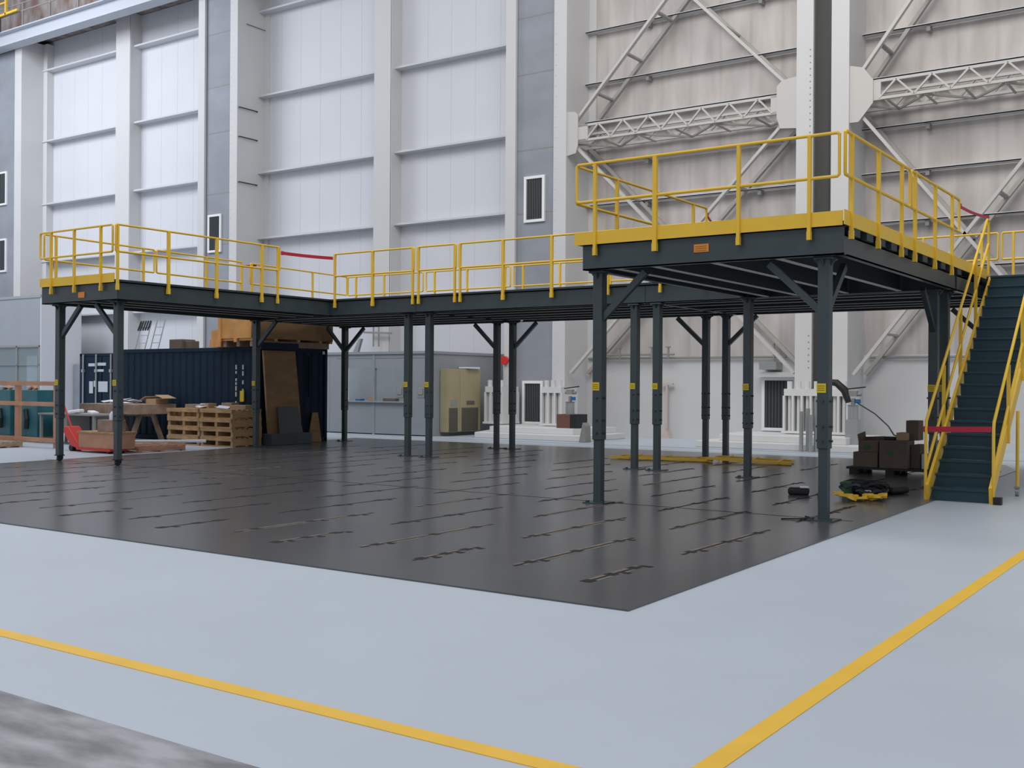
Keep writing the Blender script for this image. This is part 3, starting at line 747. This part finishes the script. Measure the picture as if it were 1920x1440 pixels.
tag(MB().box(-42.45,-41.2,28.0,28.45,0,2.33).build('grey_cabinet','grey',origin=(-41.8,28.2,0),bevel=.01),'plain grey cabinet behind the leftmost platform column','cabinet')
tag(MB().box(-41.5,-35.2,28.6,28.7,0,.9).box(-41.5,-35.2,28.58,28.72,.9,.98).build('low_guard_wall','grey',origin=(-38,28.4,0)),'low grey guard wall behind the containers','wall guard')

# ------------------------------------------------------------------ pallets and clutter at left
def pallet(x0,x1,y0,y1,z,label,mt='wood',group=None,H=.14):
    t=thing('wooden_pallet',label,'pallet',((x0+x1)/2,(y0+y1)/2,z),group)
    m=MB(); n=6; w=(y1-y0)
    for i in range(n):
        yy=y0+(w-.1)*i/(n-1); m.box(x0,x1,yy,yy+.1,z+H-.03,z+H)
    m.build('top_boards',mt,t)
    L=(x1-x0)
    for i in range(3):
        xx=x0+(L-.09)*i/2; m=MB(); m.box(xx,xx+.09,y0+.01,y1-.01,z+.03,z+H-.03)
        m.build('stringer',mt,t)
    m=MB()
    for yy in (y0,(y0+y1)/2-.05,y1-.1): m.box(x0,x1,yy,yy+.1,z,z+.03)
    m.box(x0,x1,y0-.02,y0,z+H*.62,z+H)
    m.build('bottom_boards',mt,t)
    return t
names=['bottom pallet','second pallet up','third pallet up','fourth pallet up','fifth pallet up','sixth pallet up']
for s_,(xa_,xb_,wd) in enumerate([(-23.3,-22.07,'left stack against blue container'),(-22.05,-20.86,'right stack against blue container')]):
    for i in range(4):
        o=random.uniform(-.03,.03)
        pallet(xa_+o,xb_+o,18.08+random.uniform(-.02,.03),19.05,.002+.231*i,'%s of the %s'%(['lowest wooden pallet','wooden pallet second from bottom','wooden pallet third from bottom','topmost wooden pallet'][i],wd),group='stacked wooden pallets',H=.23)
pallet(-21.95,-20.8,15.35,16.65,.002,'single low wooden pallet beside dark floor left of container','woodo')
pallet(-27.6,-26.4,14.4,15.4,.002,'wooden pallet on the floor at far left edge','woodd')
pallet(-25.9,-24.7,14.2,14.95,.002,'wooden pallet in front of the timber frame','woodd')
tag(MB().tube([(-21.9,15.9,.20),(-20.75,17.2,.20)],.035,8).build('white_tube','paper',origin=(-21.5,16.2,.2)),'long thin white tube laid across the low pallet','tube')
# timber table
tt=thing('timber_table','rough table of thick timber blocks on trestle legs','table',(-25.4,18.4,0))
m=MB(); x=-26.6
while x<-24.3: m.box(x,x+.295,17.75,19.05,.74,1.0); x+=.3
m.build('table_blocks','woodd',tt,bevel=.008)
for x in (-24.6,-25.9,-26.4):
    for s_ in (-1,1):
        MB().bar((x,18.4+s_*.5,0),(x+s_*.05,18.4+s_*.15,.76),.11,.09).build('leg','woodd',tt)
MB().bar((-26.4,18.4,.72),(-24.5,18.4,.72),.14,.09).build('rail','woodd',tt)
def papers(n,x0,x1,y0,y1,z,label,mt='paper',name='paper_sheets'):
    m=MB()
    for i in range(n):
        m.cbox(random.uniform(x0,x1),random.uniform(y0,y1),z+.03+.015*i,.30,.24,.012,rz=random.uniform(0,3),rx=random.uniform(-.25,.25),ry=random.uniform(-.2,.2))
    tag(m.build(name,mt,origin=((x0+x1)/2,(y0+y1)/2,z)),label,'paper')
papers(6,-25.9,-24.7,17.95,18.4,1.01,'loose white sheets heaped on the timber table')
papers(3,-22.9,-22.3,18.3,18.8,.94,'crumpled white wrapping on the left pallet stack')
papers(2,-21.9,-21.6,18.3,18.8,.94,'small white wrapping on the right pallet stack')
ct=thing('cardboard_box','open light cardboard box on timber table beside blue tub','box',(-24.5,18.7,1.0))
MB().box(-24.75,-24.35,18.5,18.9,1.0,1.14).build('box_body','cardl',ct)
MB().cbox(-24.9,18.7,1.15,.25,.42,.015,ry=-.4).cbox(-24.2,18.7,1.2,.35,.42,.015,ry=.25).build('box_flaps','cardl',ct)
tag(MB().tube([(-25.1,18.85,1.0),(-25.1,18.85,1.15)],[.09,.11],12).build('blue_tub','teal',smooth=True,origin=(-25.1,18.85,.98)),'small blue tub behind the papers on timber table','tub')
for i,(x,w,lb) in enumerate([(-23.6,.5,'brown cardboard parcel on the left end of pallets'),(-22.75+.1,.3,'brown cardboard parcel at the middle of pallets'),(-21.9+.15,.32,'brown cardboard parcel near right end of pallets'),(-21.3,.45,'flat brown cardboard parcel at the right end of pallets')]):
    hh=[.1,.13,.16,.11][i]; x=max(x,-23.2)
    tag(MB().cbox(x+.05,18.85-.05*i,.918+hh/2,w,.3,hh,rz=.1*i).build('cardboard_parcel','cardl' if i%2 else 'woodd',origin=(x,18.6,.91),bevel=.006),lb,'box')
# pallet jack with brown box
pj=thing('pallet_jack','red pallet jack beside the leftmost platform columns','pallet jack',(-22.3,14.9,0))
MB().box(-22.2,-20.95,14.72,14.86,.05,.10).box(-22.2,-20.95,15.02,15.16,.05,.10).build('forks','redp',pj)
MB().prism([(-22.2,14.78,.06),(-22.2,14.78,.16),(-22.62,14.78,.56),(-22.78,14.78,.56),(-22.78,14.78,.40),(-22.5,14.78,.12)],(0,.32,0)).build('hydraulic_body','redp',pj,bevel=.02)
MB().tube([(-22.56,14.82,.075),(-22.56,15.08,.075)],.075,16).build('wheel','black',pj,smooth=True)
MB().tube([(-22.7,14.95,.5),(-23.1,14.95,1.15)],.02,8).build('handle','redp',pj)
MB().tube([(-21.05,14.73,.04),(-21.05,14.85,.04)],.038,12).tube([(-21.05,15.03,.04),(-21.05,15.15,.04)],.038,12).build('fork_rollers','black',pj)
bx=thing('wooden_box','low orange brown wooden box carried on the red pallet jack','box',(-21.6,14.95,.1))
MB().box(-22.15,-20.85,14.75,15.3,.102,.44).build('box_body','woodo',bx,bevel=.005); MB().box(-22.18,-20.82,14.72,15.33,.44,.475).build('lid','wood',bx)
tag(MB().box(-21.6,-21.05,14.85,15.2,.475,.74).build('cardboard_carton','woodd',origin=(-21.3,15,.475),bevel=.01),'beige carton standing on the low brown wooden box','box')
tag(MB().tube([(-21.25,15.02,.74),(-21.25,15.02,.86),(-21.25,15.02,.93)],[.09,.09,.05],12).build('white_bottle','paper',smooth=True,origin=(-21.25,15.02,.74)),'round white container on top of the beige carton','bottle')
# grey bench
be=thing('work_bench','grey workbench with papers between the two front columns','bench',(-24.9,16.6,0))
MB().box(-26.1,-23.7,16.2,17.0,.74,.78).build('bench_top','web',be)
MB().box(-26.05,-23.75,16.95,16.98,.1,.74).box(-25.5,-24.9,16.25,16.9,.3,.74).build('bench_panel','web',be)
for x in (-26.05,-23.8):
    for y in (16.22,16.93): MB().box(x,x+.06,y,y+.06,0,.74).build('leg','web',be)
MB().box(-25.4,-25.1,16.235,16.25,.55,.7).build('yellow_sticker','label',be)
tag(MB().cbox(-24.9,16.5,.83,.36,.22,.09,rz=.3,ry=-.12).build('white_package','paper',origin=(-24.75,16.5,.8),bevel=.03),'large white plastic wrapped package on the workbench','package')
tag(MB().cbox(-24.1,16.45,.82,.22,.2,.07,ry=.2).build('white_package','paper',origin=(-24.1,16.45,.8),bevel=.02),'small white package at right end of workbench','package')
# timber frame crate
fr=thing('open_crate','open timber crate frame at the far left','frame',(-25.3,15.3,0))
for x in (-26.9,-25.25,-23.62):
    MB().box(x-.07,x+.07,15.1,15.2,0,1.6 if x==-25.25 else 1.55).build('post','woodo',fr)
for z in (1.49,1.0,.14): MB().box(-27.0,-23.55,15.06,15.1,z,z+.1).build('cross_rail','woodo',fr)
for x,lab,w in ((-27.15,'teal machine unit behind the timber frame post',.85),(-28.35,'teal machine unit at the very left edge',.8)):
    t=thing('machine_unit',lab,'machine',(x+w/2,16.6,0))
    MB().box(x,x+w,16.3,17.0,.14,1.0).build('lower_housing','teal',t,bevel=.01)
    MB().box(x,x+w,16.3,17.0,1.02,1.36).build('upper_housing','teal',t,bevel=.01)
    MB().box(x-.03,x+w+.03,16.25,17.05,0,.14).build('skid','woodd',t)
    MB().tube([(x+w*.5,16.26,.35),(x+w*.55,16.24,.6),(x+w*.45,16.26,.85)],.06,8).build('hose','black',t)
    MB().tube([(x+.15,16.5,1.36),(x+.35,16.5,1.46),(x+.5,16.5,1.38)],.05,8).build('hose','woodo',t)
papers(2,-28.1,-27.8,16.45,16.7,1.40,'white sheet on the machine unit at left edge')
tag(MB().box(-28.4,-27.5,15.2,15.7,.15,.75).build('wooden_box','plyo',origin=(-28,15.4,.15)),'small orange plywood box at the left edge','box')
tag(MB().box(-28.5,-27.4,15.1,15.8,.0,.15).build('wooden_pallet','woodd',origin=(-28,15.4,0)),'wooden skid under the small orange plywood box','pallet')

# ------------------------------------------------------------------ things behind / right
t=thing('brown_crate','brown and black crate on plinth carrying grey valves','crate',(-16.6,26.9,.34))
MB().box(-16.85,-16.4,26.6,27.2,.34,.74).build('crate_body','brown',t); MB().box(-16.4,-16.18,26.6,27.2,.34,.74).build('crate_end','black',t)
def valve(x,y,z,lab,arm=False):
    t=thing('valve_assembly',lab,'valve',(x,y,z))
    MB().tube([(x,y,z),(x,y,z+.34),(x,y,z+.36)],[.13,.13,.16],14).build('cylinder','galv',t,smooth=True)
    MB().tube([(x,y,z+.36),(x,y,z+.52)],.05,10).tube([(x-.16,y,z+.62),(x+.2,y,z+.62)],.045,8).cbox(x,y,z+.64,.2,.14,.14).build('valve_body','web',t)
    MB().tube([(x+.12,y-.02,z+.40),(x+.12,y-.02,z+.50)],.07,12).build('blue_cap','blue',t,smooth=True)
    MB().bar((x-.2,y,z+.74),(x+.3,y,z+.80),.03,.03).build('lever','black',t)
    return t
valve(-16.55,26.85,.74,'grey valve assembly with blue cap on the brown crate')
v=valve(-8.35,26.75,.78,'grey valve assembly with black bent hose by right column base')
MB().box(-8.5,-8.2,26.6,26.9,.17,.78).build('pedestal','galv',v)
MB().tube([(-8.95,26.7,1.70),(-8.75,26.7,1.68),(-8.55,26.7,1.5),(-8.45,26.7,1.2)],[.07,.09,.1,.07],10).build('bent_hose','black',v,smooth=True)
pb=thing('pipe_bundle','grey galvanised pipes standing before the right column base','pipes',(-9.15,25.9,0))
for i,(x,y,h) in enumerate([(-9.33,25.85,.98),(-9.2,25.95,1.05),(-9.08,25.8,.9),(-9.0,25.95,1.3)]):
    MB().tube([(x,y,0),(x,y,h)],.05,10).build('pipe','galv',pb,smooth=True)
tag(MB().prism([(-15.62,25.8,0),(-15.40,25.8,0),(-15.42,25.8,.45),(-15.5,25.8,.55)],(0,.3,0)).build('steel_wedge','web',origin=(-15.5,25.9,0),bevel=.01),'grey steel wedge at the end of left plinth','wedge')
tag(MB().box(-14.93,-14.87,29.7,29.8,.0,1.6).box(-15.1,-14.7,29.7,29.8,1.6,1.66).prism([(-15.05,29.6,0),(-14.75,29.6,0),(-14.9,29.6,.3)],(0,.15,0)).build('wall_post','pinkish',origin=(-14.9,29.7,0)),'thin pinkish beige post by wall between middle columns','post')

# cardboard pile on black pallet
t=thing('plastic_pallet','low black pallet under the cardboard boxes','pallet',(-5.7,20.3,.012))
MB().box(-6.35,-4.75,19.95,20.95,.09,.13).build('pallet_deck','black',t)
for x in (-6.3,-5.65,-4.95):
    for y in (19.97,20.4,20.8): MB().box(x,x+.14,y,y+.12,.012,.09).build('foot','black',t)
def cbx(x0,x1,y0,y1,z0,z1,lab,mark=None,name='cardboard_box',mt='card',flap=False):
    t=thing(name,lab,'box',((x0+x1)/2,(y0+y1)/2,z0))
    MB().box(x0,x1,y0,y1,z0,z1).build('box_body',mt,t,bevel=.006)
    if mark:
        a,b,c,d=mark; MB().prism([(a,y0-.004,c+.02),(a+.03,y0-.004,d),(b-.04,y0-.004,d-.02),(b,y0-.004,c+.05),(b-.05,y0-.004,c),(a+.06,y0-.004,c-.01)],(0,.004,0)).build('green_mark','green',t)
    if flap: MB().quadbox([(x0,y0,z1),(x0+.01,y0,z1),(x0+.01,y1,z1),(x0,y1,z1),(x0-.02,y0,z1+.12),(x0-.01,y0,z1+.12),(x0-.01,y1,z1+.16),(x0-.02,y1,z1+.16)]).quadbox([(x0,y1-.01,z1),(x1,y1-.01,z1),(x1,y1,z1),(x0,y1,z1),(x0,y1,z1+.06),(x1,y1,z1+.08),(x1,y1+.01,z1+.08),(x0,y1+.01,z1+.06)]).build('flap',mt,t)
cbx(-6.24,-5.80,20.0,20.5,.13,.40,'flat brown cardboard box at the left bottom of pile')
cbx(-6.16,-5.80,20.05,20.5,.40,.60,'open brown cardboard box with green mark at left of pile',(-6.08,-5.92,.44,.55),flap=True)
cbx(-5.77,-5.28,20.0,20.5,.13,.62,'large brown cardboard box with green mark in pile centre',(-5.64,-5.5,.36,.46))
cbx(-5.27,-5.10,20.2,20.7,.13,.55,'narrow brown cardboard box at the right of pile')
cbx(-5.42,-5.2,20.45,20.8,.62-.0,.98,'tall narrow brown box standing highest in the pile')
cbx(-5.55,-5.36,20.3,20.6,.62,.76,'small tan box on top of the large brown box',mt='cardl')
cbx(-5.07,-4.85,20.15,20.45,.13,.40,'pale grey bucket shaped box beside the brown boxes',name='plastic_bin',mt='galv')
cbx(-5.05,-4.82,20.55,20.9,.13,.62,'dark box behind the pale bin in the pile',mt='black')
tag(MB().cbox(-5.68,20.4,.65,.2,.2,.06).build('black_pouch','black',origin=(-5.68,20.4,.62),bevel=.02),'small black pouch on the large brown cardboard box','pouch')
tag(MB().tube([(-8.3,26.75,1.22),(-7.6,26.0,.95),(-6.9,24.6,.72),(-6.2,22.5,.62),(-5.6,20.75,.66)],.016,6).build('cable','black',origin=(-6.5,24,.6)),'thin dark cable running from valve to cardboard pile','cable') 

# tool heap
hp=thing('tool_harness_heap','heap of black harness straps and yellow clamps on dark floor','tools',(-4.75,15.4,.012))
random.seed(11)
for i in range(10):
    cx,cy=-4.80+random.uniform(-.25,.30),16.0+random.uniform(-.55,.65)
    r=random.uniform(.10,.24); pts=[]
    for k in range(16):
        a=k*.55+i; pts.append((cx+r*math.cos(a)*(1+.3*math.sin(k)),cy+r*math.sin(a)*1.1,.045+.05*abs(math.sin(k*.9+i))+.012*i))
    MB().tube(pts,.024,6).build('black_strap','black' if i%4 else 'steel',hp,smooth=True)
MB().cbox(-4.85,16.2,.08,.5,.35,.11,rz=.5).cbox(-4.55,16.5,.07,.3,.4,.1,rz=-.4).build('black_bundle','black',hp,bevel=.04)
for i in range(7):
    cx,cy=-4.60+random.uniform(-.24,.22),15.2+random.uniform(-.25,.3); a=random.uniform(0,3.1)
    MB().cbox(cx,cy,.045+.008*i,.24,.05,.035,rz=a,rx=.3,ry=random.uniform(-.25,.1)).cbox(cx+.07*math.cos(a),cy+.07*math.sin(a),.07+.008*i,.13,.05,.04,rz=a+1.1).build('yellow_clamp','yellow',hp)
MB().cbox(-4.66,15.5,.11,.16,.09,.04,rz=.4).cbox(-4.42,15.35,.08,.16,.07,.03,rz=-.5).build('pale_buckle','paper',hp,bevel=.01)
MB().tube([(-5.0,15.75,.013),(-5.0,15.75,.22)],.07,12).build('green_can','green',hp,smooth=True)
t=thing('hard_hat','small black and white tool bag left of the harness heap','bag',(-5.6,15.5,.012)) ; t.name='tool_bag'
MB().cbox(-5.62,15.48,.065,.30,.20,.10,rz=.3).build('bag_body','black',t,bevel=.03); MB().cbox(-5.52,15.44,.13,.13,.07,.03,rz=.3).cbox(-5.66,15.39,.07,.04,.03,.06).build('white_flap','paper',t,bevel=.01)
tag(MB().cbox(-5.22,15.35,.045,.14,.10,.06,rz=.5).build('grey_pouch','steel',origin=(-5.2,15.35,.02),bevel=.015),'small dark grey pouch just left of near right column','pouch')
tag(MB().tube([(-4.75,12.5,.02),(-4.52,12.62,.025),(-4.42,12.75,.02),(-4.6,12.9,.02)],.008,6).build('thin_rod','black',origin=(-4.6,12.6,.02)),'thin dark wire beside the base of near right column','wire')

# yellow spare rails on the floor
t=thing('spare_railing','yellow railing section lying flat beyond the middle columns, left one','railing',(-10.5,21.2,.02))
P0=Vector((-11.6,20.55,.05)); 
def floop(t,a,b,w,name='rail_loop'):
    a=Vector(a);b=Vector(b); d=(b-a).normalized(); n=Vector((-d.y,d.x,0))*w
    MB().tube([a,b,b+n,a+n,a],.024,8).build(name,'yellow',t,smooth=True)
    for k in (.15,.5,.85):
        p=a.lerp(b,k); MB().bar(p-n*.35,p+n*1.6,.06,.045).build('rail_post','yellow',t)
floop(t,(-11.5,20.6,.05),(-9.6,20.95,.05),.5)
MB().bar((-11.6,20.5,.05),(-9.4,20.85,.05),.09,.05).build('toe_board','yellow',t)
t=thing('spare_railing','yellow railing section lying flat beyond the middle columns, right one','railing',(-8.8,21.4,.02))
floop(t,(-9.4,20.95,.10),(-7.9,21.3,.05),.5)
MB().bar((-9.5,20.75,.10),(-7.8,21.05,.05),.10,.05).build('toe_board','yellow',t)

# ------------------------------------------------------------------ light
w=bpy.data.worlds.new('world'); S.world=w; w.use_nodes=True
bg=w.node_tree.nodes['Background']; bg.inputs['Color'].default_value=(.90,.93,1.0,1); bg.inputs['Strength'].default_value=.58
def area(name,loc,size,sy,energy,col,rot=(0,0,0)):  # unseen area lamps added overhead; tilted ones brighten doors and bay wall
    l=bpy.data.lights.new(name,'AREA'); l.shape='RECTANGLE'; l.size=size; l.size_y=sy; l.energy=energy; l.color=col
    o=bpy.data.objects.new(name,l); C.objects.link(o); o.location=loc; o.rotation_euler=rot
    return o
area('hall_fill_light',(-43,17,19),12,8,2700,(.88,.92,1.0),(R(25),0,0))
area('hall_fill_light',(-20,14,20),12,8,700,(.93,.96,1.0),(R(22),0,0))
area('hall_fill_light',(-7.5,16,18),12,8,1450,(1,.96,.91),(R(42),0,0))
area('hall_fill_light',(-8,0,20),16,8,1300,(1,.97,.96))

S.view_settings.view_transform='Standard'; S.view_settings.look='None'; S.view_settings.gamma=1
S.view_settings.exposure=0.0
